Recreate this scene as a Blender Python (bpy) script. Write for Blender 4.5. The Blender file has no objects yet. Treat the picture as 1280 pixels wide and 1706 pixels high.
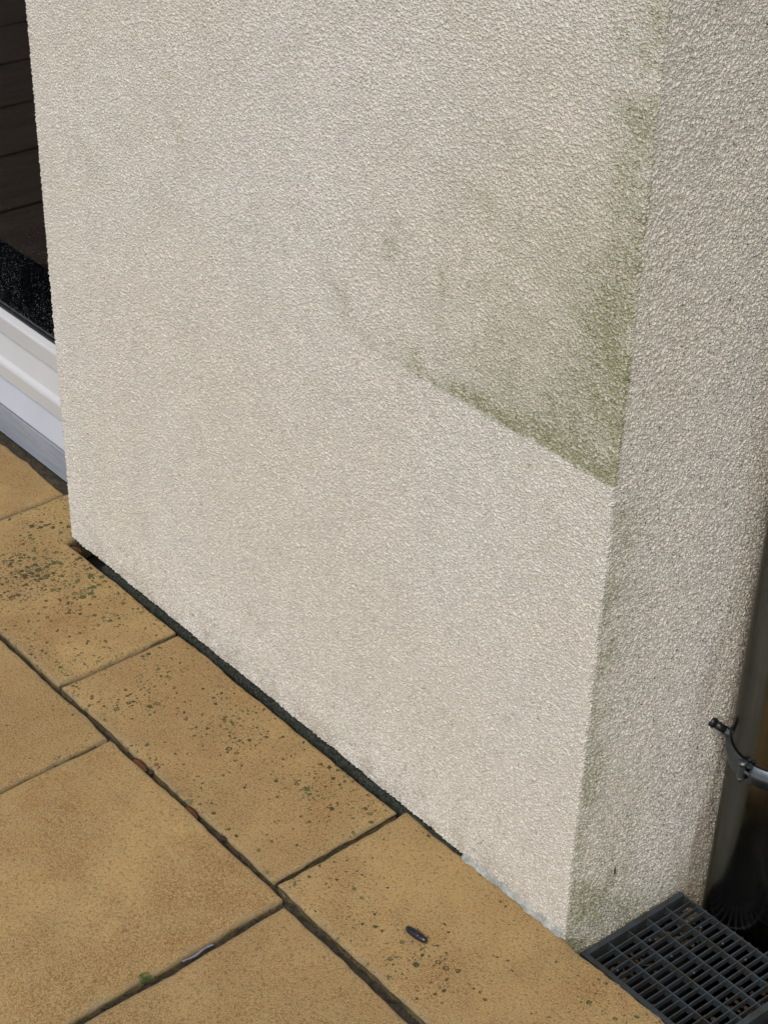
import bpy, bmesh, math, random
import numpy as np
from mathutils import Vector, Matrix, noise
random.seed(7)
S = bpy.context.scene
COL = S.collection

# ------------------------------------------------------------------ camera
cam_d = bpy.data.cameras.new('camera'); cam = bpy.data.objects.new('camera', cam_d); COL.objects.link(cam)
cam_d.sensor_fit = 'VERTICAL'; cam_d.sensor_height = 36.0; cam_d.sensor_width = 36.0
cam_d.lens = 61.263; cam_d.clip_start = 0.02; cam_d.clip_end = 500
_r = Vector((0.64876683, 0.76059189, 0.02452659)); _u = Vector((-0.42521973, 0.33559662, 0.84057307)); _f = Vector((-0.63110202, 0.55576512, -0.54114264))
cam.matrix_world = Matrix(((_r.x, _u.x, -_f.x, 0.96051776), (_r.y, _u.y, -_f.y, -1.15058338), (_r.z, _u.z, -_f.z, 1.55), (0, 0, 0, 1)))
S.camera = cam

# ------------------------------------------------------------------ light
SUN_EL, SUN_AZ = math.radians(54), math.radians(29)      # azimuth from -Y towards +X (where the light comes from)
sd = Vector((math.sin(SUN_AZ) * math.cos(SUN_EL), -math.cos(SUN_AZ) * math.cos(SUN_EL), math.sin(SUN_EL)))
w = bpy.data.worlds.new('World'); S.world = w; w.use_nodes = True
nt = w.node_tree; bg = nt.nodes['Background']; sky = nt.nodes.new('ShaderNodeTexSky')
sky.sky_type = 'NISHITA'; sky.sun_disc = False; sky.sun_elevation = SUN_EL
sky.sun_rotation = math.atan2(sd.x, sd.y)
sky.air_density = 1.0; sky.dust_density = 1.6; sky.ozone_density = 1.0; sky.altitude = 100
nt.links.new(sky.outputs[0], bg.inputs[0]); bg.inputs[1].default_value = 0.15
sun_d = bpy.data.lights.new('sun', 'SUN'); sun = bpy.data.objects.new('sun', sun_d); COL.objects.link(sun)
sun_d.energy = 1.4; sun_d.angle = math.radians(34); sun_d.color = (1.0, 0.93, 0.82)
sun.rotation_euler = (-sd).to_track_quat('-Z', 'Y').to_euler()
S.view_settings.view_transform = 'Standard'; S.view_settings.look = 'None'; S.view_settings.gamma = 1.0
S.view_settings.exposure = 0.40
S.view_settings.use_curve_mapping = False

# ------------------------------------------------------------------ node expressions
class X:
    """A socket that can be added, multiplied ... (builds Math nodes)."""
    def __init__(s, nt, k): s.nt = nt; s.k = k
    def op(s, o, *a, clamp=False):
        n = s.nt.nodes.new('ShaderNodeMath'); n.operation = o; n.use_clamp = clamp
        for i, v in enumerate((s,) + a):
            if isinstance(v, X): s.nt.links.new(v.k, n.inputs[i])
            else: n.inputs[i].default_value = v
        return X(s.nt, n.outputs[0])
    def __add__(s, o): return s.op('ADD', o)
    __radd__ = __add__
    def __mul__(s, o): return s.op('MULTIPLY', o)
    __rmul__ = __mul__
    def __sub__(s, o): return s.op('SUBTRACT', o)
    def __rsub__(s, o): return (s * -1.0).op('ADD', o)
    def pow(s, o): return s.op('POWER', o)
    def clamp(s): return s.op('ADD', 0.0, clamp=True)
    def max(s, o): return s.op('MAXIMUM', o)
    def min(s, o): return s.op('MINIMUM', o)
    def abs(s): return s.op('ABSOLUTE')
    def ramp(s, a, b, c=0.0, d=1.0):       # smooth map of a..b onto c..d
        n = s.nt.nodes.new('ShaderNodeMapRange'); n.interpolation_type = 'SMOOTHSTEP'
        s.nt.links.new(s.k, n.inputs[0])
        for i, v in zip((1, 2, 3, 4), (a, b, c, d)): n.inputs[i].default_value = v
        return X(s.nt, n.outputs[0])

class Mat:
    def __init__(m, name, rough=0.9, metal=0.0, spec=0.3):
        m.mat = bpy.data.materials.new(name); m.mat.use_nodes = True; m.nt = m.mat.node_tree
        m.b = m.nt.nodes['Principled BSDF']; m.out = m.nt.nodes['Material Output']
        m.b.inputs['Roughness'].default_value = rough; m.b.inputs['Metallic'].default_value = metal
        m.b.inputs['Specular IOR Level'].default_value = spec
        g = m.nt.nodes.new('ShaderNodeNewGeometry'); m.pos = g.outputs['Position']; m.nrm = g.outputs['Normal']
        sp = m.nt.nodes.new('ShaderNodeSeparateXYZ'); m.nt.links.new(m.pos, sp.inputs[0])
        m.x, m.y, m.z = (X(m.nt, sp.outputs[i]) for i in range(3))
    def vec(m, x, y, z):
        n = m.nt.nodes.new('ShaderNodeCombineXYZ')
        for i, v in enumerate((x, y, z)):
            if isinstance(v, X): m.nt.links.new(v.k, n.inputs[i])
            else: n.inputs[i].default_value = v
        return n.outputs[0]
    def noise(m, scale, detail=3, rough=0.5, dist=0.0, vec=None, col=False):
        n = m.nt.nodes.new('ShaderNodeTexNoise'); m.nt.links.new(vec or m.pos, n.inputs['Vector'])
        n.inputs['Scale'].default_value = scale; n.inputs['Detail'].default_value = detail
        n.inputs['Roughness'].default_value = rough; n.inputs['Distortion'].default_value = dist
        return n.outputs['Color'] if col else X(m.nt, n.outputs[0])
    def voro(m, scale, feat='F1', vec=None, rnd=1.0, smooth=None, dims='3D'):
        n = m.nt.nodes.new('ShaderNodeTexVoronoi'); n.voronoi_dimensions = dims; n.feature = feat
        m.nt.links.new(vec or m.pos, n.inputs['Vector'])
        n.inputs['Scale'].default_value = scale; n.inputs['Randomness'].default_value = rnd
        if smooth is not None: n.inputs['Smoothness'].default_value = smooth
        return X(m.nt, n.outputs['Distance']), n.outputs.get('Color')
    def chan(m, colsock, i=0):
        n = m.nt.nodes.new('ShaderNodeSeparateColor'); m.nt.links.new(colsock, n.inputs[0]); return X(m.nt, n.outputs[i])
    def attr(m, name, kind='GEOMETRY'):
        n = m.nt.nodes.new('ShaderNodeAttribute'); n.attribute_name = name; n.attribute_type = kind
        return X(m.nt, n.outputs['Fac'])
    def warp(m, amt, scale):                # position pushed about by noise
        c = m.noise(scale, 2, col=True)
        a = m.nt.nodes.new('ShaderNodeVectorMath'); a.operation = 'SUBTRACT'; m.nt.links.new(c, a.inputs[0]); a.inputs[1].default_value = (.5, .5, .5)
        b = m.nt.nodes.new('ShaderNodeVectorMath'); b.operation = 'SCALE'; m.nt.links.new(a.outputs[0], b.inputs[0]); b.inputs['Scale'].default_value = amt
        c = m.nt.nodes.new('ShaderNodeVectorMath'); c.operation = 'ADD'; m.nt.links.new(b.outputs[0], c.inputs[0]); m.nt.links.new(m.pos, c.inputs[1])
        return c.outputs[0]
    def mix(m, f, a, b, mode='MIX'):
        n = m.nt.nodes.new('ShaderNodeMix'); n.data_type = 'RGBA'; n.blend_type = mode
        fs, as_, bs = n.inputs[0], n.inputs[6], n.inputs[7]
        for sock, v in ((fs, f), (as_, a), (bs, b)):
            if isinstance(v, X): m.nt.links.new(v.k, sock)
            elif isinstance(v, bpy.types.NodeSocket): m.nt.links.new(v, sock)
            elif isinstance(v, tuple): sock.default_value = v + (1,) if len(v) == 3 else v
            else: sock.default_value = v
        return n.outputs[2]
    def color(m, c):
        if isinstance(c, tuple): m.b.inputs['Base Color'].default_value = c + (1,)
        else: m.nt.links.new(c, m.b.inputs['Base Color'])
    def rough(m, x): m.nt.links.new(x.k, m.b.inputs['Roughness'])
    def bump(m, h, dist=0.001, strength=1.0):
        n = m.nt.nodes.new('ShaderNodeBump'); n.inputs['Distance'].default_value = dist; n.inputs['Strength'].default_value = strength
        m.nt.links.new(h.k, n.inputs['Height']); m.nt.links.new(n.outputs[0], m.b.inputs['Normal'])
    def disp(m, h, scale, mid=0.5):
        n = m.nt.nodes.new('ShaderNodeDisplacement'); n.inputs['Scale'].default_value = scale; n.inputs['Midlevel'].default_value = mid
        m.nt.links.new(h.k, n.inputs['Height']); m.nt.links.new(n.outputs[0], m.out.inputs['Displacement'])
        m.mat.displacement_method = 'BOTH'

# ---- stucco
def make_stucco():
    m = Mat('scraped_render', 1.0, spec=0.03)
    wp = m.warp(0.0035, 160)
    g1, _ = m.voro(260, 'F1', wp)
    n1 = m.noise(335, 1.6, 0.6, 0.15)
    n2 = m.noise(105, 1, 0.5)
    n3 = m.noise(9, 1, 0.5)
    h = (1.0 - g1) * 0.22 + n1 * 0.95 + m.noise(560, 1, .5) * 0.22
    h = h * 0.30 + h.ramp(.58, .86) * 0.34 + n2 * 0.28 + n3 * 0.25          # flat-topped grains with deep hollows between
    m.disp(h, 0.0042, 0.72)
    big = m.noise(1.7, 3, 0.55); mid = m.noise(14, 4, 0.6); fine = m.noise(420, 2, 0.6)
    base = m.mix(big.ramp(.35, .65), (0.650, 0.588, 0.482), (0.665, 0.617, 0.535))
    base = m.mix(mid.ramp(.3, .75) * 0.35, base, (0.53, 0.485, 0.395))
    base = m.mix(fine.ramp(.45, .75) * 0.35, base, (0.72, 0.685, 0.61))
    # algae: grows above a level line on the front, against the corner, fading upwards
    onfront = (m.y * -1.0).ramp(-0.010, -0.003)
    dx = m.x * -1.0                                             # distance from the corner along the front
    zl = m.z - 0.632 + (m.noise(22, 4, .6) - 0.5) * 0.022 + (m.noise(120, 2, .6) - 0.5) * 0.014
    above = zl.ramp(-0.003, 0.006)
    fade_up = zl.ramp(0.0, 0.52, 1.0, 0.0)
    reach = (dx + zl * 0.30).ramp(0.04, 0.46, 1.0, 0.0)
    patch = m.noise(7, 4, .65).ramp(.32, .66); grain = m.noise(150, 3, .7).ramp(.30, .68)
    edge = zl.ramp(0.0, 0.042, 1.0, 0.0) * dx.ramp(0.22, 0.44, 1.0, 0.0)
    cornerline = (dx + (m.noise(8, 3) - .5) * .06).ramp(0.015, 0.085, 1.0, 0.0)
    blot, _ = m.voro(16, 'F1', m.warp(.03, 30))
    a = onfront * above * (fade_up * reach * (patch * 0.65 + 0.30) + edge * (m.noise(30, 4, .7).ramp(.36, .62) * 0.85 + 0.1) + cornerline * (m.noise(18, 4, .7).ramp(.34, .62)) * .72)
    speck = onfront * m.noise(11, 4, .7).ramp(.55, .70) * dx.ramp(.35, .65, 1.0, 0.35) * zl.ramp(-0.06, 0.0) * zl.ramp(.1, .3, 1.0, .2) * 0.65
    # side face: green near the corner low down and beside the corner
    onside = 1.0 - onfront
    s1 = onside * (m.y + (m.noise(9, 3) - .5) * .12).ramp(0.03, 0.17, 1.0, 0.0) * m.z.ramp(0.02, 0.26, 1.0, 0.15) * m.noise(16, 4, .65).ramp(.30, .66)
    s2 = onside * m.y.ramp(0.0, 0.06, 1.0, 0.0) * m.z.ramp(0.55, 0.63, 1.0, 0.0) * m.noise(14, 4, .65).ramp(.34, .60) * .9
    s3 = onside * m.z.ramp(-0.05, 0.05, 1.0, 0.0) * 0.5
    pit = n1.ramp(.42, .60, 1.0, 0.0)      # it sits in the hollows of the grain
    alg = ((a + speck + (s1 * 1.05 + s2 + s3)) * (grain * 0.55 + pit * 0.75 + 0.12)).clamp()
    c = m.mix(alg * 0.70, base, (0.195, 0.200, 0.062))
    dark = (alg.ramp(.55, 1.0) * m.noise(210, 2, .6).ramp(.5, .7)) * 0.55
    c = m.mix(dark, c, (0.09, 0.10, 0.035))
    # brownish run-off streaks beside the pipe on the side face
    st = m.noise(1.0, 3, .6, 0, m.vec(m.x * 30, m.y * 34, m.z * 4.0))
    br = onside * m.y.ramp(0.15, 0.25) * st.ramp(.42, .66) * m.z.ramp(.75, .3, 0.0, 1.0) * 0.55
    c = m.mix(br, c, (0.24, 0.165, 0.115))
    dirt = m.z.ramp(0.0, 0.07, 1.0, 0.0) * onfront * m.noise(20, 4, .65).ramp(.40, .66) * .45
    c = m.mix(dirt, c, (0.33, 0.275, 0.19))
    m.color(c)
    return m.mat
STUCCO = make_stucco()

# ---- slabs
def make_slab_mat():
    m = Mat('sandstone_slab', 0.86, spec=0.25)
    hue = m.attr('hue', 'OBJECT'); spots = m.attr('spots', 'OBJECT'); edge = m.attr('edge'); side = m.attr('side')
    off = m.vec(m.x + hue * 3.0, m.y + hue * 5.0, m.z)
    big = m.noise(4.5, 4, .55, .5, off); mid = m.noise(26, 4, .6, 0.3, off); sand = m.noise(620, 2, .7); sand2 = m.noise(230, 3, .7)
    c = m.mix(big.ramp(.38, .60), (0.390, 0.244, 0.086), (0.225, 0.116, 0.036))
    c = m.mix(m.noise(9, 4, .65, .8, off).ramp(.48, .60) * .55, c, (0.215, 0.135, 0.056))
    c = m.mix(mid.ramp(.35, .7) * 0.50, c, (0.34, 0.240, 0.105))
    c = m.mix(m.noise(12, 4, .6, 0, off).ramp(.52, .72) * 0.65, c, (0.200, 0.115, 0.045))
    c = m.mix(hue.op('MULTIPLY', 0.5), c, (0.215, 0.130, 0.056))
    c = m.mix(sand.ramp(.42, .58) * .62, c, (0.50, 0.345, 0.145))
    c = m.mix(sand.ramp(.52, .36) * .0 + sand2.ramp(.50, .30, 0.0, 1.0) * 0.70, c, (0.135, 0.075, 0.026))
    pit, pc = m.voro(330); pr = m.chan(pc)
    pits = (pit.ramp(.10, .24, 1.0, 0.0) * pr.ramp(.80, .84)).clamp()
    c = m.mix(pits * .8, c, (0.085, 0.055, 0.022))
    # lichen spots: irregular little rosettes in clusters
    wv = m.warp(0.006, 190)
    clus = m.noise(6.5, 3, .6, 0.2, off)
    tot = None
    for sc, lo, k in ((78, .50, 1.0), (130, .45, 1.0), (230, .40, .9)):
        d, dc = m.voro(sc, 'F1', wv); r = m.chan(dc)
        rad = r * 0.40 - (1.0 - spots) * 0.30 + (clus - .5) * 0.95 - .020
        s = (rad - d).ramp(0.0, 0.07) * k
        ring = 1.0 - (rad - d).ramp(0.10, 0.22) * m.chan(dc, 1).ramp(.5, .6) * .75
        s = s * ring
        tot = s if tot is None else tot.max(s)
    lich = tot * spots.ramp(0.02, 0.1) * m.noise(300, 3, .7).ramp(.25, .5, .45, 1.0)
    lc = m.mix(m.noise(12, 2).ramp(.4, .62), (0.052, 0.040, 0.014), (0.066, 0.082, 0.024))
    c = m.mix(lich * .95, c, lc)
    # greyish wear and algae on rounded edges
    ew = edge.ramp(0.15, 0.95) * m.noise(38, 4, .65).ramp(.30, .62)
    c = m.mix(ew * .60, c, (0.235, 0.190, 0.105))
    c = m.mix(side * 0.85, c, m.mix(m.noise(45, 4, .65).ramp(.42, .62), (0.19, 0.140, 0.066), (0.085, 0.080, 0.032)))
    wh = side.max(edge.ramp(.5, 1.0)) * m.noise(24, 3, .6).ramp(.66, .74)
    c = m.mix(wh * .55, c, (0.42, 0.41, 0.36))
    m.color(c)
    h = sand * 0.5 + sand2 * 0.6 + mid * .5 - pits * 0.5 + lich * .3 + side * m.noise(90, 4, .7) * 1.6
    m.bump(h, 0.0022, 1.0)
    return m.mat
SLAB = make_slab_mat()

def simple(name, col, rough=.6, metal=0., spec=.4, nscale=40, namt=.25, bump=0., bscale=300, col2=None):
    m = Mat(name, rough, metal, spec)
    c2 = col2 or tuple(v * .6 for v in col)
    m.color(m.mix(m.noise(nscale, 4, .6).ramp(.35, .7) * namt, col, c2))
    if bump: m.bump(m.noise(bscale, 3, .65), bump, 1.0)
    return m.mat
SOIL = simple('joint_soil', (0.060, 0.046, 0.026), .95, bump=.006, bscale=160, col2=(0.02, 0.018, 0.010), namt=.8, nscale=90)
GROUND = simple('dark_gravel_soil', (0.030, 0.027, 0.022), .95, bump=.01, bscale=120)
SHAFT = simple('dark_concrete', (0.022, 0.023, 0.023), .9, bump=.003, bscale=90)  # one very dark concrete colour for the pit walls and floor
WHITE = simple('white_plastic', (0.55, 0.535, 0.51), .32, nscale=6, namt=.25, col2=(0.46, 0.445, 0.42))
WHITE2 = simple('white_plastic_cooler', (0.56, 0.58, 0.64), .35, nscale=8, namt=.3, col2=(0.47, 0.49, 0.55))
def make_alu():
    m = Mat('weathered_grey_aluminium', .45, 0, .4)
    c = m.mix(m.noise(5, 4, .6, 0, m.vec(m.x * 2, m.y * 30, m.z * 30)).ramp(.35, .7), (0.30, 0.32, 0.345), (0.24, 0.255, 0.28))
    d, dc = m.voro(45); c = m.mix(d.ramp(.06, .12, 1.0, 0.0) * m.chan(dc).ramp(.7, .75) * .7, c, (0.12, 0.12, 0.12))
    m.color(c); return m.mat
ALU = make_alu()
def add_dots(mat_name, base, base2):
    m = Mat(mat_name, .38, 0, .4)
    c = m.mix(m.noise(7, 3).ramp(.35, .7) * .5, base, base2)
    d, dc = m.voro(38, 'F1', m.warp(.01, 120)); c = m.mix(d.ramp(.05, .13, 1.0, 0.0) * m.chan(dc).ramp(.62, .68) * .8, c, (0.13, 0.125, 0.12))
    m.color(c); return m.mat
WHITE2 = add_dots('speckled_white_threshold', (0.50, 0.51, 0.54), (0.42, 0.43, 0.46))
GASKET = simple('black_rubber', (0.02, 0.02, 0.022), .5)
GRATE = simple('dark_grey_metal', (0.036, 0.047, 0.053), .42, 0., .5, nscale=45, namt=.9, bump=.0008, bscale=300, col2=(0.030, 0.027, 0.021))
MATM = simple('dark_mat', (0.016, 0.022, 0.028), .95, bump=.004, bscale=200)
BLACK = simple('black_plastic', (0.012, 0.012, 0.012), .35)
LEAF = simple('dry_leaf', (0.20, 0.085, 0.030), .7, nscale=120, namt=.8, col2=(0.09, 0.045, 0.02))
LITTER = simple('leaf_litter', (0.12, 0.080, 0.036), .85, nscale=60, namt=1., col2=(0.07, 0.04, 0.018))
MOSS = simple('moss', (0.085, 0.135, 0.028), .9, nscale=200, namt=.7, col2=(0.05, 0.08, 0.02))
CLOD = simple('dark_clod', (0.035, 0.024, 0.014), .9, bump=.002, bscale=500)
STRIP = simple('weathered_plastic_strip', (0.36, 0.37, 0.40), .4, nscale=100, namt=.5)
def make_membrane():
    m = Mat('coated_plinth', .9, 0, .2)
    n = m.noise(260, 3, .7)
    m.color(m.mix(n.ramp(.35, .7), (0.014, 0.015, 0.010), (0.052, 0.055, 0.038)))
    m.bump(n + m.noise(60, 3) * 1.5, .003, 1.); return m.mat
MEMB = make_membrane()
def make_mortar():
    m = Mat('grey_cement_slurry', .9, 0, .2)
    n = m.noise(130, 4, .7, .5)
    c = m.mix(n.ramp(.35, .65), (0.27, 0.27, 0.235), (0.44, 0.44, 0.39))
    m.color(m.mix(m.noise(30, 3).ramp(.5, .7) * .4, c, (0.35, 0.29, 0.2)))
    m.bump(n + m.noise(420, 2), .002, 1.); return m.mat
MORTAR = make_mortar()
def make_zinc():
    m = Mat('weathered_zinc', .28, 1.0, .5)
    st = m.noise(1.0, 4, .6, .2, m.vec(m.x * 55, m.y * 55, m.z * 3))
    bl = m.noise(13, 4, .6)
    c = m.mix(st.ramp(.3, .7), (0.165, 0.168, 0.155), (0.12, 0.122, 0.115))
    c = m.mix(bl.ramp(.45, .7) * .35, c, (0.105, 0.095, 0.075))
    m.b.inputs['Specular Tint'].default_value = (.55, .55, .52, 1)
    m.color(c); m.rough(m.noise(30, 4, .6).ramp(.3, .7, .16, .26))
    m.bump(m.noise(60, 2), .0003, .25); return m.mat
ZINC = make_zinc()
CLAMP = simple('galvanised_steel', (0.13, 0.145, 0.15), .42, .9, .5, nscale=90, namt=.5)
def make_glass():
    mt = bpy.data.materials.new('window_glass'); mt.use_nodes = True; n = mt.node_tree; n.nodes.clear()
    o = n.nodes.new('ShaderNodeOutputMaterial'); mx = n.nodes.new('ShaderNodeMixShader'); t = n.nodes.new('ShaderNodeBsdfTransparent')
    g = n.nodes.new('ShaderNodeBsdfGlossy'); f = n.nodes.new('ShaderNodeFresnel'); f.inputs[0].default_value = 1.52
    t.inputs[0].default_value = (.70, .72, .70, 1); g.inputs['Roughness'].default_value = .02
    n.links.new(f.outputs[0], mx.inputs[0]); n.links.new(t.outputs[0], mx.inputs[1]); n.links.new(g.outputs[0], mx.inputs[2]); n.links.new(mx.outputs[0], o.inputs[0])
    return mt
GLASS = make_glass()
def make_drop():
    m = Mat('water_drop', .05, 0, .5); m.color((.8, .85, .86)); m.b.inputs['Transmission Weight'].default_value = .90; m.b.inputs['IOR'].default_value = 1.33; return m.mat
DROP = make_drop()
def make_wood():
    m = Mat('dark_wood_boards', .5, 0, .4)
    w1 = m.noise(3.0, 4, .6, 1.6, m.vec(m.x * 7, m.y * 1.3, m.z)); w2 = m.noise(1., 3, .6, 0, m.vec(m.x * 230, m.y * 4, m.z))
    c = m.mix(w1.ramp(.4, .6), (0.22, 0.14, 0.075), (0.15, 0.10, 0.055)); c = m.mix(w2.ramp(.4, .7) * .45, c, (0.27, 0.18, 0.10))
    m.color(c); return m.mat
WOOD = make_wood()
DARKROOM = simple('dark_room', (0.03, 0.028, 0.025), .9)
def make_pod():
    m = Mat('glossy_dark_pellet', .22, 0, .6); m.color(m.mix(m.noise(160, 3).ramp(.4, .65), (0.006, 0.004, 0.005), (0.022, 0.009, 0.013))); m.bump(m.noise(150, 2), .0006, 1.); return m.mat
POD = make_pod()

# ------------------------------------------------------------------ object helpers
def tag(o, label=None, cat=None, group=None, kind=None):
    if label: o['label'] = label
    if cat: o['category'] = cat
    if group: o['group'] = group
    if kind: o['kind'] = kind
    return o
def empty(name, loc=(0, 0, 0), **k):
    o = bpy.data.objects.new(name, None); COL.objects.link(o); o.location = loc; o.empty_display_size = .05
    return tag(o, **k)
def link(name, me, mat, parent=None, smooth=False, **k):
    o = bpy.data.objects.new(name, me); COL.objects.link(o); me.materials.append(mat)
    if parent is not None:
        o.parent = parent; o.matrix_parent_inverse = Matrix.Translation(-Vector(parent.location))
    if smooth: me.polygons.foreach_set('use_smooth', [True] * len(me.polygons))
    return tag(o, **k)
def bm_obj(name, bm, mat, parent=None, smooth=False, **k):
    me = bpy.data.meshes.new(name); bm.to_mesh(me); bm.free(); return link(name, me, mat, parent, smooth, **k)
def box(bm, x0, x1, y0, y1, z0, z1, bev=0.0, skew=0.0, seg=2):
    vs = [bm.verts.new((x + skew * y, y, z)) for z in (z0, z1) for y in (y0, y1) for x in (x0, x1)]
    fs = [(0, 2, 3, 1), (4, 5, 7, 6), (0, 1, 5, 4), (2, 6, 7, 3), (0, 4, 6, 2), (1, 3, 7, 5)]
    ff = [bm.faces.new([vs[i] for i in f]) for f in fs]
    if bev:
        es = list({e for f in ff for e in f.edges}); bmesh.ops.bevel(bm, geom=es, offset=bev, segments=seg, affect='EDGES', profile=.5)
def tube(bm, pts, rads, n=12, caps=True):
    pts = [Vector(p) for p in pts]; rings = []
    for i, p in enumerate(pts):
        d = (pts[min(i + 1, len(pts) - 1)] - pts[max(i - 1, 0)]).normalized()
        a = d.orthogonal().normalized() if i == 0 else (rings_a - d * rings_a.dot(d)).normalized()
        rings_a = a; b = d.cross(a); r = rads[i] if isinstance(rads, (list, tuple)) else rads
        rings.append([bm.verts.new(p + (a * math.cos(t) + b * math.sin(t)) * r) for t in [2 * math.pi * k / n for k in range(n)]])
    for A, B in zip(rings, rings[1:]):
        for k in range(n): bm.faces.new((A[k], A[(k + 1) % n], B[(k + 1) % n], B[k]))
    if caps: bm.faces.new(rings[0][::-1]); bm.faces.new(rings[-1])
def grid_mesh(name, P, faces):
    me = bpy.data.meshes.new(name); nv = len(P); nf = len(faces)
    me.vertices.add(nv); me.vertices.foreach_set('co', P.astype(np.float32).ravel())
    me.loops.add(nf * 4); me.loops.foreach_set('vertex_index', faces.astype(np.int32).ravel())
    me.polygons.add(nf); me.polygons.foreach_set('loop_start', np.arange(0, nf * 4, 4, dtype=np.int32)); 
    me.update(calc_edges=True); me.validate(); return me

# ------------------------------------------------------------------ rendered house wall
SK = 0.045                                    # the side face leans this much off square
wall = empty('house_wall', (0, 0, 0), label='beige textured stucco wall corner with a green algae patch', cat='wall')
def path_points():
    """plan of the render: return of the door reveal, front, side face, rear return"""
    pts = []; cr = 0.004
    def line(a, b, step):
        n = max(1, int(math.dist(a, b) / step))
        for i in range(n): t = i / n; pts.append((a[0] + (b[0] - a[0]) * t, a[1] + (b[1] - a[1]) * t))
    line((-1.100, .118), (-1.100, .03), .012); line((-1.100, .03), (-1.100, cr), .002)
    for k in range(4): t = math.pi + k / 4 * math.pi / 2; pts.append((-1.100 + cr + cr * math.cos(t), cr + cr * math.sin(t)))
    line((-1.100 + cr, 0), (-cr, 0), .00135)
    for k in range(4): t = -math.pi / 2 + k / 4 * math.pi / 2; pts.append((-cr + cr * math.cos(t), cr + cr * math.sin(t)))
    line((0, cr), (SK * .285, .285), .00135)
    line((SK * .285, .285), (SK * .47, .47), .006); line((SK * .47, .47), (1.6, .47), .02)
    pts.append((1.6, .47)); return np.array(pts)
pp = path_points(); ns = len(pp)
bot = np.empty(ns)
for i, (x, y) in enumerate(pp):
    if y < .003 and x < -.0025:
        bot[i] = .003 + .0030 * noise.noise((x * 22, 3.1, 0)) + .0014 * noise.noise((x * 90, 7.1, 0)) if x < -.16 else .003 - .075 * min(1, (x + .16) / .08)
    elif y < .2 and x < -1: bot[i] = .003
    else: bot[i] = -.072 if y < .195 else (-.125 if y > .22 else -.072 - (y - .195) * 2.1)
# side keeps the fine rows: z levels relative to the bottom up to .1, common above
lo = 110; zf = np.arange(.1, 1.22, .00135); zc = np.arange(1.24, 2.7, .04)
nz = lo + len(zf) + len(zc)
Z = np.empty((nz, ns))
tl = np.linspace(0, 1, lo, endpoint=False)
for i in range(ns):
    if bot[i] < -9:                         # side: three coarse rows below the grate, then fine
        k = 12; Z[:k, i] = np.linspace(bot[i], -.065, k, endpoint=False); Z[k:lo, i] = np.linspace(-.065, .1, lo - k, endpoint=False)
    else: Z[:lo, i] = bot[i] + (.1 - bot[i]) * tl
    Z[lo:lo + len(zf), i] = zf; Z[lo + len(zf):, i] = zc
P = np.empty((nz, ns, 3)); P[:, :, 0] = pp[None, :, 0]; P[:, :, 1] = pp[None, :, 1]; P[:, :, 2] = Z
idx = np.arange(nz * ns).reshape(nz, ns)
F = np.stack([idx[:-1, :-1], idx[:-1, 1:], idx[1:, 1:], idx[1:, :-1]], -1).reshape(-1, 4)
me = grid_mesh('facade', P.reshape(-1, 3), F)
link('facade', me, STUCCO, wall, True)
bm = bmesh.new(); box(bm, -1.09, -.012, .012, .118, .012, 2.68); box(bm, -1.09, -.012, .1185, .60, .012, 2.68); box(bm, -.011, 1.6, .49, .60, -.30, 2.68)
bm_obj('masonry', bm, DARKROOM, wall)
bm = bmesh.new()                              # wall over and beyond the door
box(bm, -3.2, -1.1, .0, .118, 2.15, 2.68); bm_obj('lintel', bm, STUCCO, wall)

# dark plinth strip that shows in the gap under the render
def rough_bar(name, xs, prof, mat, amp, seed, parent, fr=60, jit=None):
    """a bar along X with cross section prof (y, z), roughened"""
    bm = bmesh.new(); rings = []
    for x in xs:
        r = []
        for (y, z) in prof:
            n = Vector((noise.noise((x * fr, y * fr, z * fr + seed)), noise.noise((x * fr, y * fr + 9, z * fr + seed)), noise.noise((x * fr + 5, y * fr, z * fr + seed)))) * amp
            r.append(bm.verts.new((x + n.x * .3, y + n.y, z + n.z)))
        rings.append(r)
    m = len(prof)
    for A, B in zip(rings, rings[1:]):
        for k in range(m): bm.faces.new((A[k], A[(k + 1) % m], B[(k + 1) % m], B[k]))
    bm.faces.new(rings[0][::-1]); bm.faces.new(rings[-1])
    bmesh.ops.recalc_face_normals(bm, faces=bm.faces)
    return bm_obj(name, bm, mat, parent, True)
rough_bar('plinth_strip', np.arange(-1.004, -.150, .003), [(.012, .001), (.004, -.0005), (-.0045, -.0035), (-.006, -.010), (-.006, -.05), (.012, -.05)], MEMB, .0022, 2.0, wall)
rough_bar('mortar_fillet', np.arange(-.176, -.0005, .002), [(.004, .009), (.0005, .007), (-.0022, .003), (-.0050, -.003), (-.006, -.012), (.004, -.012)], MORTAR, .0042, 5.0, wall, 75)

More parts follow.
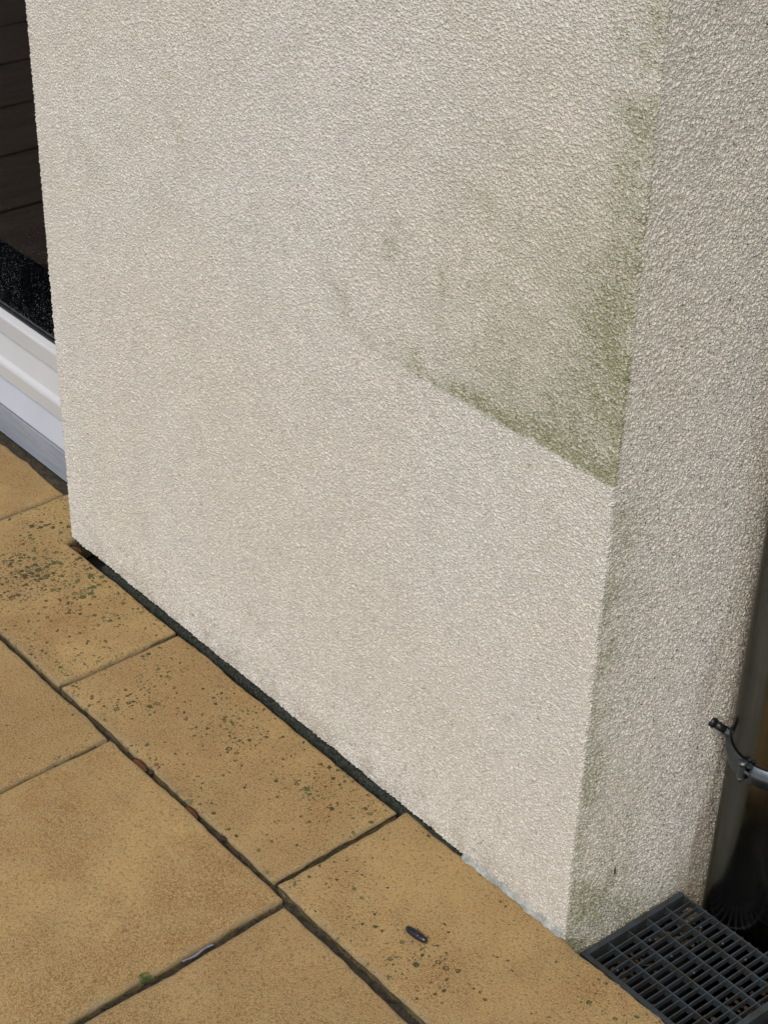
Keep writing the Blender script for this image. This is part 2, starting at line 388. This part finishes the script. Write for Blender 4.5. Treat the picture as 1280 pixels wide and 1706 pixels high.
# ------------------------------------------------------------------ slabs
def axis_coords(a, b, extra, step=.007):
    off = [0, .0010, .0022, .0038, .006, .0095]
    cs = {round(a + o, 6) for o in off} | {round(b - o, 6) for o in off}
    for e in extra:
        cs |= {round(e + o, 6) for o in off} | {round(e - o, 6) for o in off}
    lo_, hi_ = a + .0095, b - .0095; n = max(1, int((hi_ - lo_) / step))
    for i in range(1, n):
        v = lo_ + (hi_ - lo_) * i / n
        if all(abs(v - e) > .0105 for e in extra): cs.add(round(v, 6))
    return sorted(v for v in cs if a - 1e-9 <= v <= b + 1e-9)
def slab(name, rects, label, hue, spots, z=0.0, tilt=(0, 0), wob=.0022, round_=.0055, wave=None, group='tan terrace slabs', seed=0, thick=.045):
    """rects: list of (x0,x1,y0,y1); the slab is their union"""
    xs_e = sorted({v for r in rects for v in r[:2]}); ys_e = sorted({v for r in rects for v in r[2:]})
    X_ = axis_coords(xs_e[0], xs_e[-1], xs_e[1:-1]); Y_ = axis_coords(ys_e[0], ys_e[-1], ys_e[1:-1])
    inside = lambda x, y: any(r[0] - 1e-7 <= x <= r[1] + 1e-7 and r[2] - 1e-7 <= y <= r[3] + 1e-7 for r in rects)
    def dist(x, y):                           # distance to the outline, from inside
        d = 9.
        for (sx, sy) in ((1, 0), (-1, 0), (0, 1), (0, -1), (.7071, .7071), (-.7071, .7071), (.7071, -.7071), (-.7071, -.7071)):
            l, h = 0., .012
            if inside(x + sx * h, y + sy * h): continue
            for _ in range(9):
                mm = (l + h) / 2
                if inside(x + sx * mm, y + sy * mm): l = mm
                else: h = mm
            d = min(d, l * (1 if sx == 0 or sy == 0 else .8))
        return min(d, .012)
    bm = bmesh.new(); le = bm.verts.layers.float.new('edge'); ls = bm.verts.layers.float.new('side'); V = {}
    cx = (xs_e[0] + xs_e[-1]) / 2; cy = (ys_e[0] + ys_e[-1]) / 2
    def getv(i, j):
        if (i, j) in V: return V[i, j]
        x, y = X_[i], Y_[j]; d = dist(x, y)
        n1 = noise.noise((x * 16 + seed, y * 16, 1.)); rr = round_ * (1.0 + .9 * noise.noise((x * 11 + seed, y * 11, 4.)) + .5 * noise.noise((x * 45, y * 45 + seed, 4.)))
        rr = max(.0018, rr)
        zz = 0.0
        if d < rr: t = 1 - d / rr; zz = -rr * .8 * (1 - math.sqrt(max(0, 1 - t * t)))
        zz += .0005 * n1 + tilt[0] * (x - cx) + tilt[1] * (y - cy)
        k = max(0., 1 - d / .012)
        wx = wob * (noise.noise((x * 9 + seed, y * 9, 8.)) + .6 * noise.noise((x * 60, y * 60 + seed, 8.))) * k
        wy = wob * (noise.noise((x * 9, y * 9 + seed, 3.)) + .6 * noise.noise((x * 60, y * 60 + seed, 3.))) * k
        if wave: a_, b_ = wave(x, y); wx += a_ * k; wy += b_ * k
        v = bm.verts.new((x + wx, y + wy, z + zz)); v[le] = max(0., 1 - d / .010); V[i, j] = v; return v
    for i in range(len(X_) - 1):
        for j in range(len(Y_) - 1):
            if inside((X_[i] + X_[i + 1]) / 2, (Y_[j] + Y_[j + 1]) / 2):
                bm.faces.new((getv(i, j), getv(i + 1, j), getv(i + 1, j + 1), getv(i, j + 1)))
    be = [e for e in bm.edges if e.is_boundary]; prev = be
    for e in be: e.smooth = False
    for dz in (.004, .014, thick - .018):
        r = bmesh.ops.extrude_edge_only(bm, edges=prev)
        nv = [g for g in r['geom'] if isinstance(g, bmesh.types.BMVert)]; prev = [g for g in r['geom'] if isinstance(g, bmesh.types.BMEdge)]
        for v in nv:
            c = v.co; c.z -= dz; k = .0012
            c.x += k * noise.noise((c.x * 50, c.y * 50, c.z * 90 + seed)); c.y += k * noise.noise((c.x * 50, c.y * 50 + 7, c.z * 90 + seed))
            v[ls] = 1.0; v[le] = 1.0
    prev = [e for e in prev if e.is_valid]
    bmesh.ops.recalc_face_normals(bm, faces=bm.faces)
    if bm.faces and max(bm.faces, key=lambda f: f.calc_area()).normal.z < 0: bmesh.ops.reverse_faces(bm, faces=bm.faces)
    o = bm_obj(name, bm, SLAB, None, True, label=label, cat='paving slab', group=group)
    o['hue'] = float(hue); o['spots'] = float(spots); return o
def wave_back3(x, y):                         # worn, scalloped far edge over the grate
    if y > -.03 and x > .0: return 0, .0035 * noise.noise((x * 42, 1.3, 0)) + .0022 * noise.noise((x * 120, 4.3, 0))
    return 0, 0
def wave0(x, y):
    if y > .04: return 0, .006 * noise.noise((x * 22, 5.7, 0)) - .002
    return 0, 0
def wave1(x, y): return 0, 0
slab('paving_slab', [(-1.66, -1.2215, -.215, .064)], 'tan slab in front of the white door threshold', .15, .12, wave=wave0, seed=1)
slab('paving_slab', [(-1.2150, -1.096, -.2135, .075), (-1.2150, -.7905, -.2135, -.0125)], 'tan slab notched round the wall end and most thickly covered in dark lichen spots', .12, 1.0, seed=2, wob=.0010, tilt=(.000, .002))
slab('paving_slab', [(-.7840, -.2905, -.2125, -.0125)], 'long tan slab in the middle of the wall row with scattered green spots', .50, .78, seed=3)
slab('paving_slab', [(-.2830, .215, -.2115, -.0005)], 'tan slab at the wall corner carrying the dark pellet', .42, .40, seed=4, wave=wave_back3)
slab('paving_slab', [(-1.045, -.6510, -.83, -.2220)], 'greyish tan slab cut off by the left edge of the photo below the lichen spotted slab', .80, .30, seed=5)
slab('paving_slab', [(-.6430, -.2620, -.83, -.2205)], 'largest clean yellow tan slab at the bottom left', .20, .06, seed=6, z=.0005, tilt=(.001, 0))
slab('paving_slab', [(-.2510, .15, -.83, -.2260)], 'brownish tan slab at the bottom centre, right of the largest slab', 1.0, .28, seed=8, z=-.0015)

# rest of the terrace outside the frame
bm = bmesh.new()
for i in range(-4, 9):
    for j in range(5):
        box(bm, -.25 + i * .41, .152 + i * .41, -1.44 - j * .61, -.838 - j * .61, -.045, -.002, .004)
for (a, b, c, d) in [(-1.99, -1.668, -.215, .064), (-1.46, -1.053, -.83, -.222), (-1.87, -1.47, -.83, -.222), (.158, .56, -.83, -.226), (.568, .97, -.83, -.226), (.978, 1.4, -.83, -.226), (.223, .72, -.2115, .02), (.728, 1.2, -.2115, .02)]:
    box(bm, a, b, c, d, -.045, -.002, .004)
ter = bm_obj('terrace', bm, SLAB, None, kind='structure'); ter['hue'] = .5; ter['spots'] = .2

# boards beyond the slabs, seen mirrored in the door's glass
bm = bmesh.new(); xj = [-2.02 - .292 * k for k in range(12)]
for a, b in zip(xj[1:], xj): box(bm, a + .007, b - .007, -4.0, .06, -.045, -.003, .002)
bm_obj('decking', bm, WOOD, None, kind='structure')
bm = bmesh.new()
# joints and ground
def sheet(bm, x0, x1, y0, y1, z, step, amp, fr=40, seed=0):
    nx = max(1, int((x1 - x0) / step)); ny = max(1, int((y1 - y0) / step)); g = []
    for j in range(ny + 1):
        g.append([bm.verts.new((x0 + (x1 - x0) * i / nx, y0 + (y1 - y0) * j / ny, z + (amp * noise.noise((i * step * fr, j * step * fr, seed)) if 0 < i < nx and 0 < j < ny else 0))) for i in range(nx + 1)])
    for j in range(ny):
        for i in range(nx): bm.faces.new((g[j][i], g[j][i + 1], g[j + 1][i + 1], g[j + 1][i]))
bm = bmesh.new()
sheet(bm, -1.66, .20, -.232, -.205, -.013, .003, .007, 60, 1)
for xj, (ya, yb) in ((-.7872, (-.206, -.03)), (-.2868, (-.206, -.03)), (-1.2182, (-.206, .066)), (-.6470, (-.83, -.231)), (-.2565, (-.83, -.231))):
    sheet(bm, xj - .012, xj + .012, ya, yb, -.013, .003, .007, 60, 2)
sheet(bm, -1.66, -1.09, .05, .09, -.006, .003, .004, 60, 3)
bm_obj('soil', bm, SOIL, None, True, kind='structure')
bm = bmesh.new()
def quad(x0, x1, y0, y1, z): bm.faces.new([bm.verts.new(p) for p in ((x0, y0, z), (x1, y0, z), (x1, y1, z), (x0, y1, z))])
quad(-40, 40, -40, 0.0, -.052); quad(.222, 40, 0, 40, -.052); quad(-40, -1.02, 0, 40, -.052)
bm_obj('ground', bm, GROUND, None, kind='structure')
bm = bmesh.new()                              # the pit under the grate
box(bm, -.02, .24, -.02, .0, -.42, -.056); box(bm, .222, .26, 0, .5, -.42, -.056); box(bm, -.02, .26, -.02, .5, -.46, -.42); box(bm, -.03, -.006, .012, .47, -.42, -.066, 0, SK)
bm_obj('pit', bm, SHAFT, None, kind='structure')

# ------------------------------------------------------------------ patio door
door = empty('patio_door', (-1.45, .09, 0), label='white framed glass patio door left of the stucco wall', cat='patio door')
def extr(name, prof, mat, x0=-3.0, x1=-1.085, bev=.0):
    bm = bmesh.new(); A = [bm.verts.new((x0, y, z)) for y, z in prof]; B = [bm.verts.new((x1, y, z)) for y, z in prof]; m = len(prof)
    for k in range(m): bm.faces.new((A[k], A[(k + 1) % m], B[(k + 1) % m], B[k]))
    bm.faces.new(A[::-1]); bm.faces.new(B); bmesh.ops.recalc_face_normals(bm, faces=bm.faces)
    if bev:
        es = [e for e in bm.edges if abs(e.verts[0].co.x - e.verts[1].co.x) > .5]; bmesh.ops.bevel(bm, geom=es, offset=bev, segments=3, affect='EDGES', profile=.5)
    o = bm_obj(name, bm, mat, door); return o
extr('sill', [(.082, .0005), (.082, .0575), (.110, .0585), (.110, .0005)], ALU, bev=.001)
extr('threshold', [(.0815, .0635), (.0915, .1085), (.112, .110), (.112, .0605), (.083, .0605)], WHITE2, bev=.0012)
extr('frame', [(.0875, .1125), (.0872, .139), (.0895, .1445), (.0950, .1475), (.1045, .187), (.128, .188), (.128, .1125)], WHITE, bev=.0018)
extr('sash', [(.1000, .1905), (.1000, .2200), (.1015, .2235), (.1130, .2265), (.128, .227), (.128, .1905)], WHITE, bev=.0012)
extr('gasket', [(.1128, .2275), (.1128, .2305), (.128, .2305), (.128, .2275)], GASKET)
bm = bmesh.new(); box(bm, -1.20, -1.1035, .1005, .128, .228, 2.15); bm_obj('stile', bm, WHITE, door).hide_render = False
COL.objects.unlink(door.children[-1]) if False else None
bm = bmesh.new(); box(bm, -3.0, -1.085, .1160, .122, .229, 2.2); bm_obj('glass_pane', bm, GLASS, door)
bm = bmesh.new(); rnd = random.Random(3)
for k in range(2000):
    z = .232 + abs(rnd.gauss(0, .085)); x = rnd.uniform(-1.56, -1.21)
    if z > .50: continue
    if noise.noise((x * 25, z * 25, 2)) < -.15 + rnd.uniform(-.3, .3): continue
    r = rnd.uniform(.0003, .0008) * (1.25 if rnd.random() < .1 else 1)
    mt = Matrix.Translation((x, .1159, z)) @ Matrix.Diagonal((1, .45, 1.15, 1))
    bmesh.ops.create_icosphere(bm, subdivisions=1, radius=r, matrix=mt)
bm_obj('water_droplets', bm, DROP, door, True, kind='stuff')

# room behind the glass
bm = bmesh.new()
xj = [-3.775, -3.481, -3.199, -2.915, -2.610, -2.315, -2.02, -1.73, -1.44, -1.15]
for a, b in zip(xj, xj[1:]): box(bm, a + .002, b - .002, .135, 2.6, .03, .05, .0015)
bm_obj('floor', bm, WOOD, None, kind='structure')
bm = bmesh.new(); box(bm, -4.0, -1.092, 2.6, 2.7, 0, 2.7); box(bm, -4.1, -4.0, .13, 2.7, 0, 2.7); box(bm, -1.092, -1.0, .605, 2.7, 0, 2.7); box(bm, -4.1, -1.0, .13, 2.7, 2.7, 2.8); box(bm, -4.0, -1.1, .135, 2.6, -.02, .029)
bm_obj('room_walls', bm, DARKROOM, None, kind='structure')

bm = bmesh.new(); sheet(bm, -3.2, -1.72, -.25, .05, .012, .012, .002, 80, 6); bmesh.ops.solidify(bm, geom=list(bm.faces), thickness=.010)  # unseen mat, added so the lower door glass reflects something dark
bm_obj('added_mat', bm, MATM, None, label='unseen dark mat added to darken the reflection in the glass door', cat='added_mat')
# ------------------------------------------------------------------ grate
gr = empty('floor_grate', (.006, .03, -.045), label='dark grey metal grate cut out around the downpipe', cat='drain grate')
ZT = -.0445; BH = .0095
bm = bmesh.new()
box(bm, .0035, .0115, .030, .2045, ZT - .028, ZT + .0015, .0008, SK)
bm_obj('frame', bm, GRATE, gr)
bm = bmesh.new(); box(bm, .0120, .208, .0300, .0375, ZT - .028, ZT + .0015, .0008, SK * 0); bm_obj('frame', bm, GRATE, gr)
bm = bmesh.new(); box(bm, .1925, .2015, .038, .32, ZT - .028, ZT + .0015, .0008, SK); bm_obj('frame', bm, GRATE, gr)
for n, yb in enumerate((.0705, .1040, .1375, .1700, .2035, .2370, .2700, .3030)):
    x0 = .0117 if yb < .21 else .1365
    bm = bmesh.new(); box(bm, x0 + SK * yb, .1927 + SK * yb, yb - .0010, yb + .0010, ZT - BH - .002, ZT + .0004, .0004); bm_obj('bar', bm, GRATE, gr)
xk = [.0228 + .01165 * k for k in range(15)]
for k, x in enumerate(xk):
    bm = bmesh.new(); y1 = .2065 if x < .134 else .32
    box(bm, x - .0009, x + .0009, .0376, y1, ZT - BH + .001, ZT, .0004, SK); bm_obj('bar', bm, GRATE, gr)
for (x, y) in ((xk[3], .182), (xk[6], .183), (xk[9], .184), (xk[1], .117), (xk[4], .118), (xk[7], .119), (xk[2], .05)):
    bm = bmesh.new(); bmesh.ops.create_uvsphere(bm, u_segments=10, v_segments=8, radius=.0022, matrix=Matrix.Translation((x + SK * y + .0012, y, ZT - .005))); bm_obj('weld', bm, GRATE, gr, True)

# leaf litter in the pit: heaps of small leaves, seeds and stones
bm = bmesh.new(); rnd = random.Random(11)
def scrap(bm, c, L, wd, rot, tilt, curl=.2):
    M = Matrix.Translation(c) @ Matrix.Rotation(rot, 4, 'Z') @ Matrix.Rotation(tilt, 4, 'X') @ Matrix.Rotation(tilt * .6, 4, 'Y')
    n = 5; up = []; dn = []
    for i in range(n + 1):
        t = i / n * 2 - 1; hw = wd * math.sqrt(max(0.02, 1 - t * t)) * (1 + .25 * rnd.uniform(-1, 1)); zz = curl * L * t * t
        up.append(bm.verts.new(M @ Vector((t * L, hw, zz)))); dn.append(bm.verts.new(M @ Vector((t * L, -hw, zz + curl * wd))))
    for i in range(n): bm.faces.new((dn[i], dn[i + 1], up[i + 1], up[i]))
for k in range(900):
    x = rnd.uniform(.012, .2); y = rnd.uniform(.03, .30)
    dens = 1 if y < .052 else (.85 if x < .06 and y < .22 else (.75 if x > .15 else .10))
    if rnd.random() > dens * .55: continue
    z = -.075 - rnd.uniform(.0, .02) if dens > .5 else -.10 - rnd.uniform(0, .08)
    scrap(bm, (x, y, z), rnd.uniform(.002, .006), rnd.uniform(.0015, .0035), rnd.uniform(0, 6.3), rnd.uniform(-.6, .6))
for k in range(160):
    x = rnd.uniform(.012, .2); y = rnd.uniform(.03, .30)
    if not (y < .055 or (x < .06 and y < .22) or x > .15): continue
    bmesh.ops.create_icosphere(bm, subdivisions=1, radius=rnd.uniform(.002, .005), matrix=Matrix.Translation((x, y, -.088 - rnd.uniform(0, .012))) @ Matrix.Diagonal((1, .8, .7, 1)))
bm_obj('leaf_litter', bm, LITTER, None, kind='stuff', label='brown leaves and small stones in the pit under the grate', cat='leaf litter')

# ------------------------------------------------------------------ downpipe
PX, PY, PR = .080, .262, .0585
pipe = empty('downpipe', (PX, PY, -.30), label='grey zinc downpipe at the right edge with a clamp', cat='downpipe')
bm = bmesh.new(); tube(bm, [(PX, PY, z) for z in (-.30, -.05, .2, 1.0, 2.68)], PR, 96); bm_obj('pipe', bm, ZINC, pipe, True)
def ring(name, a0, a1, parent, z0=.190, z1=.217, lipa=None, lipb=None):
    """part of a clamp band: cross section with a raised bead in the middle"""
    prof = [(0.0004, z0), (0.0026, z0), (.0026, z0 + .008), (.0052, z0 + .011), (.0052, z1 - .011), (.0026, z1 - .008), (.0026, z1), (.0004, z1)]
    bm = bmesh.new(); rings = []; n = max(6, int(abs(a1 - a0) / 4)); sts = []
    for i in range(n + 1):
        a = math.radians(a0 + (a1 - a0) * i / n); d = Vector((math.cos(a), math.sin(a), 0)); sts.append((Vector((PX, PY, 0)) + d * PR, d))
    def lip(a, sgn):                          # flange turned outward at an end
        a = math.radians(a); d = Vector((math.cos(a), math.sin(a), 0)); t = Vector((-d.y, d.x, 0)) * sgn
        o = Vector((PX, PY, 0)) + d * PR
        return [(o + t * .0022 + d * .0022, (d + t).normalized()), (o + t * .0030 + d * .0080, t), (o + t * .0030 + d * .0170, t)]
    if lipb is not None: sts += lip(a1, lipb)
    if lipa is not None: sts = lip(a0, lipa)[::-1] + sts
    for o, d in sts: rings.append([bm.verts.new(o + d * r + Vector((0, 0, z))) for r, z in prof])
    m = len(prof)
    for A, B in zip(rings, rings[1:]):
        for k in range(m): bm.faces.new((A[k], A[(k + 1) % m], B[(k + 1) % m], B[k]))
    bm.faces.new(rings[0][::-1]); bm.faces.new(rings[-1]); bmesh.ops.recalc_face_normals(bm, faces=bm.faces)
    o = bm_obj(name, bm, CLAMP, parent, True); return o
clamp_ = empty('clamp', (PX, PY, .2)); clamp_.parent = pipe; clamp_.matrix_parent_inverse = Matrix.Translation(-Vector(pipe.location))
def sub(o): return o
def sring(*a, **k):
    o = ring(a[0], a[1], a[2], None, **k); o.parent = clamp_; o.matrix_parent_inverse = Matrix.Translation(-Vector((PX, PY, .2))); return o
sring('band', 95, 265)             # rear half, along the wall
sring('band', 274, 445)             # front half
def cl(name, bm, mat, smooth=True):
    o = bm_obj(name, bm, mat, None, smooth); o.parent = clamp_; o.matrix_parent_inverse = Matrix.Translation(-Vector((PX, PY, .2))); return o
def around(deg, r, z): t = math.radians(deg); return Vector((PX + math.cos(t) * (PR + r), PY + math.sin(t) * (PR + r), z))
bm = bmesh.new(); tube(bm, [around(265, .0045, .1935), around(265, .0045, .2135)], .0048, 18); cl('hinge', bm, CLAMP, False)
bm = bmesh.new(); tube(bm, [around(265, .0045, .2130), around(265, .0045, .2165), around(265, .0045, .2180)], [.0062, .0060, .0035], 16); tube(bm, [around(265, .0045, .1900), around(265, .0045, .1940)], .0052, 6); cl('bolt', bm, CLAMP, True)
bm = bmesh.new(); tube(bm, [around(266, .004, .2040), around(276, .004, .2040)], .0024, 10); tube(bm, [around(273.5, .0045, .2150), around(273.5, .0045, .2185)], .0035, 10); cl('latch', bm, CLAMP, False)
# standoff: black plug, threaded rod, nut
A = Vector((.0102, .221, .2225)); B = Vector((.0290, .2335, .2105)); d = (B - A).normalized()
bm = bmesh.new(); tube(bm, [A - d * .006, A + d * .0015], .0066, 20); tube(bm, [A + d * .0010, A + d * .0165], .0052, 20); cl('wall_plug', bm, BLACK)
bm = bmesh.new(); tube(bm, [A + d * .0160, A + d * .029], .0056, 6); tube(bm, [A + d * .02, A + d * .036], .0038, 12); cl('rod', bm, CLAMP, False)

# ------------------------------------------------------------------ small things
# glossy dark pellet on the corner slab
pel = bmesh.new(); pts = []; rad = []
for i in range(25):
    t = i / 24 * 2 - 1; pts.append((t * .0170, .0008 * math.sin(t * 2), 0)); rad.append(.0052 * (max(0.0, 1 - abs(t) ** 3.2)) ** .5 * (1 + .05 * math.sin(i * 1.9)) + .0002)
tube(pel, pts, rad, 20)
for v in pel.verts: v.co += v.normal * 0 ; v.co *= 1 + .03 * noise.noise(v.co * 300)
o = bm_obj('pellet', pel, POD, None, True, label='small glossy black elongated pellet lying on the corner slab', cat='pellet')
o.location = (-.1105, -.1362, .0046); o.rotation_euler = (0, 0, math.radians(3)); o.scale = (1, .95, .85)
# leaf scraps and clods in the joint
def leaf(x, y, z, L, wd, rot, tx, label, mat=LEAF, name='dry_leaf', cat='leaf', group=None):
    bm = bmesh.new(); n = 10; rows = []
    for i in range(n + 1):
        t = i / n * 2 - 1; hw = wd * (1 - t * t) ** .6 + .0003; row = []
        for j in (-1, -.5, 0, .5, 1):
            row.append(bm.verts.new((t * L, j * hw, .0018 * (j * j) * math.cos(t) + .002 * t * t + .0006 * noise.noise((t * 3, j * 2, x * 50)))))
        rows.append(row)
    for a, b in zip(rows, rows[1:]):
        for j in range(4): bm.faces.new((a[j], b[j], b[j + 1], a[j + 1]))
    bmesh.ops.solidify(bm, geom=list(bm.faces), thickness=.0004)
    o = bm_obj(name, bm, mat, None, True, label=label, cat=cat, group=group); o.location = (x, y, z); o.rotation_euler = (tx, 0, rot); return o
leaf(-.577, -.2165, -.004, .017, .0050, .03, .7, 'rust brown dry leaf in the joint beside a dark clod, nearer the wall end', group='dry leaves in the long joint')
leaf(-.458, -.2165, -.004, .015, .0050, -.02, .7, 'rust brown dry leaf further down the long joint', group='dry leaves in the long joint')
leaf(-1.080, -.004, -.012, .012, .006, .3, .4, 'crumpled brown leaf in the gap at the left end of the stucco wall')
def clod(name, x, y, z, r, mat, label, cat, sq=(1, 1, .7), group=None, amp=.45):
    bm = bmesh.new(); bmesh.ops.create_icosphere(bm, subdivisions=3, radius=r)
    for v in bm.verts: v.co *= 1 + amp * noise.noise(v.co / r * 1.4 + Vector((x * 99, 0, 0)))
    for v in bm.verts: v.co = Vector((v.co.x * sq[0], v.co.y * sq[1], v.co.z * sq[2]))
    o = bm_obj(name, bm, mat, None, True, label=label, cat=cat, group=group); o.location = (x, y, z); return o
clod('soil_clod', -.5560, -.2140, -.003, .0042, CLOD, 'dark clod in the joint touching the upper dry leaf', 'soil clod', group='clods in the long joint')
clod('soil_clod', -.3940, -.2145, -.003, .0040, CLOD, 'dark clod in the joint below both dry leaves', 'soil clod', group='clods in the long joint')
# silvery strip in the short joint
bm = bmesh.new(); pts = [(-.2555, -.330 - .0055 * i, -.002 + .0010 * math.sin(i * .9)) for i in range(9)]
for (p, q) in zip(pts, pts[1:]): pass
L_ = [(x - .0016 - .0004 * math.sin(i), y, z) for i, (x, y, z) in enumerate(pts)]; R_ = [(x + .0022 + .0006 * math.cos(i * 1.3), y, z + .0012) for i, (x, y, z) in enumerate(pts)]
vl = [bm.verts.new(p) for p in L_]; vr = [bm.verts.new(p) for p in R_]
for i in range(8): bm.faces.new((vl[i], vr[i], vr[i + 1], vl[i + 1]))
bmesh.ops.solidify(bm, geom=list(bm.faces), thickness=.0007)
bm_obj('plastic_strip', bm, STRIP, None, True, label='silvery grey plastic sliver in the joint under the largest slab', cat='plastic sliver')
# moss
bm = bmesh.new(); rnd = random.Random(5)
for k in range(420):
    t = rnd.random(); x = -.2585 - rnd.random() * .010 * (1 - t * .3); y = -.428 + t * .014 + rnd.gauss(0, .0015); z = -.006 + (abs(x + .2585)) * .6 + rnd.uniform(0, .003)
    a = rnd.uniform(0, 6.3); L = rnd.uniform(.0010, .0022); dx, dy = math.cos(a) * L, math.sin(a) * L
    bm.faces.new([bm.verts.new(p) for p in ((x - dy * .3, y + dx * .3, z), (x + dx, y + dy, z + L), (x + dy * .3, y - dx * .3, z))])
bm_obj('moss', bm, MOSS, None, label='bright green moss tuft on the edge of the largest slab', cat='moss', kind='thing')
# tiny black sliver on the side face
bm = bmesh.new(); tube(bm, [(.0048, .0765, .0585), (.0052, .0772, .0625), (.0050, .0768, .0668), (.0046, .0785, .0715)], [.0003, .0010, .0009, .0002], 8)
bm_obj('black_sliver', bm, BLACK, None, True, label='tiny hooked black sliver stuck to the side face of the wall', cat='debris')
# crumbs in joints
bm = bmesh.new(); rnd = random.Random(21)
def crumbs(n, fx):
    for k in range(n):
        x, y, z = fx(); r = rnd.uniform(.0005, .0018)
        bmesh.ops.create_icosphere(bm, subdivisions=1, radius=r, matrix=Matrix.Translation((x, y, z)) @ Matrix.Rotation(rnd.random() * 3, 4, 'X') @ Matrix.Diagonal((1, .7, .6, 1)))
crumbs(500, lambda: (rnd.uniform(-1.2, .1), -.2185 + rnd.gauss(0, .0022), -.0085 + rnd.uniform(0, .003)))
crumbs(160, lambda: (-.2565 + rnd.gauss(0, .002), rnd.uniform(-.55, -.23), -.0085 + rnd.uniform(0, .003)))
crumbs(60, lambda: (-.647 + rnd.gauss(0, .002), rnd.uniform(-.45, -.23), -.0085 + rnd.uniform(0, .003)))
bm_obj('crumbs', bm, CLOD, None, kind='stuff', label='dark crumbs of soil lying in the slab joints', cat='soil crumbs')
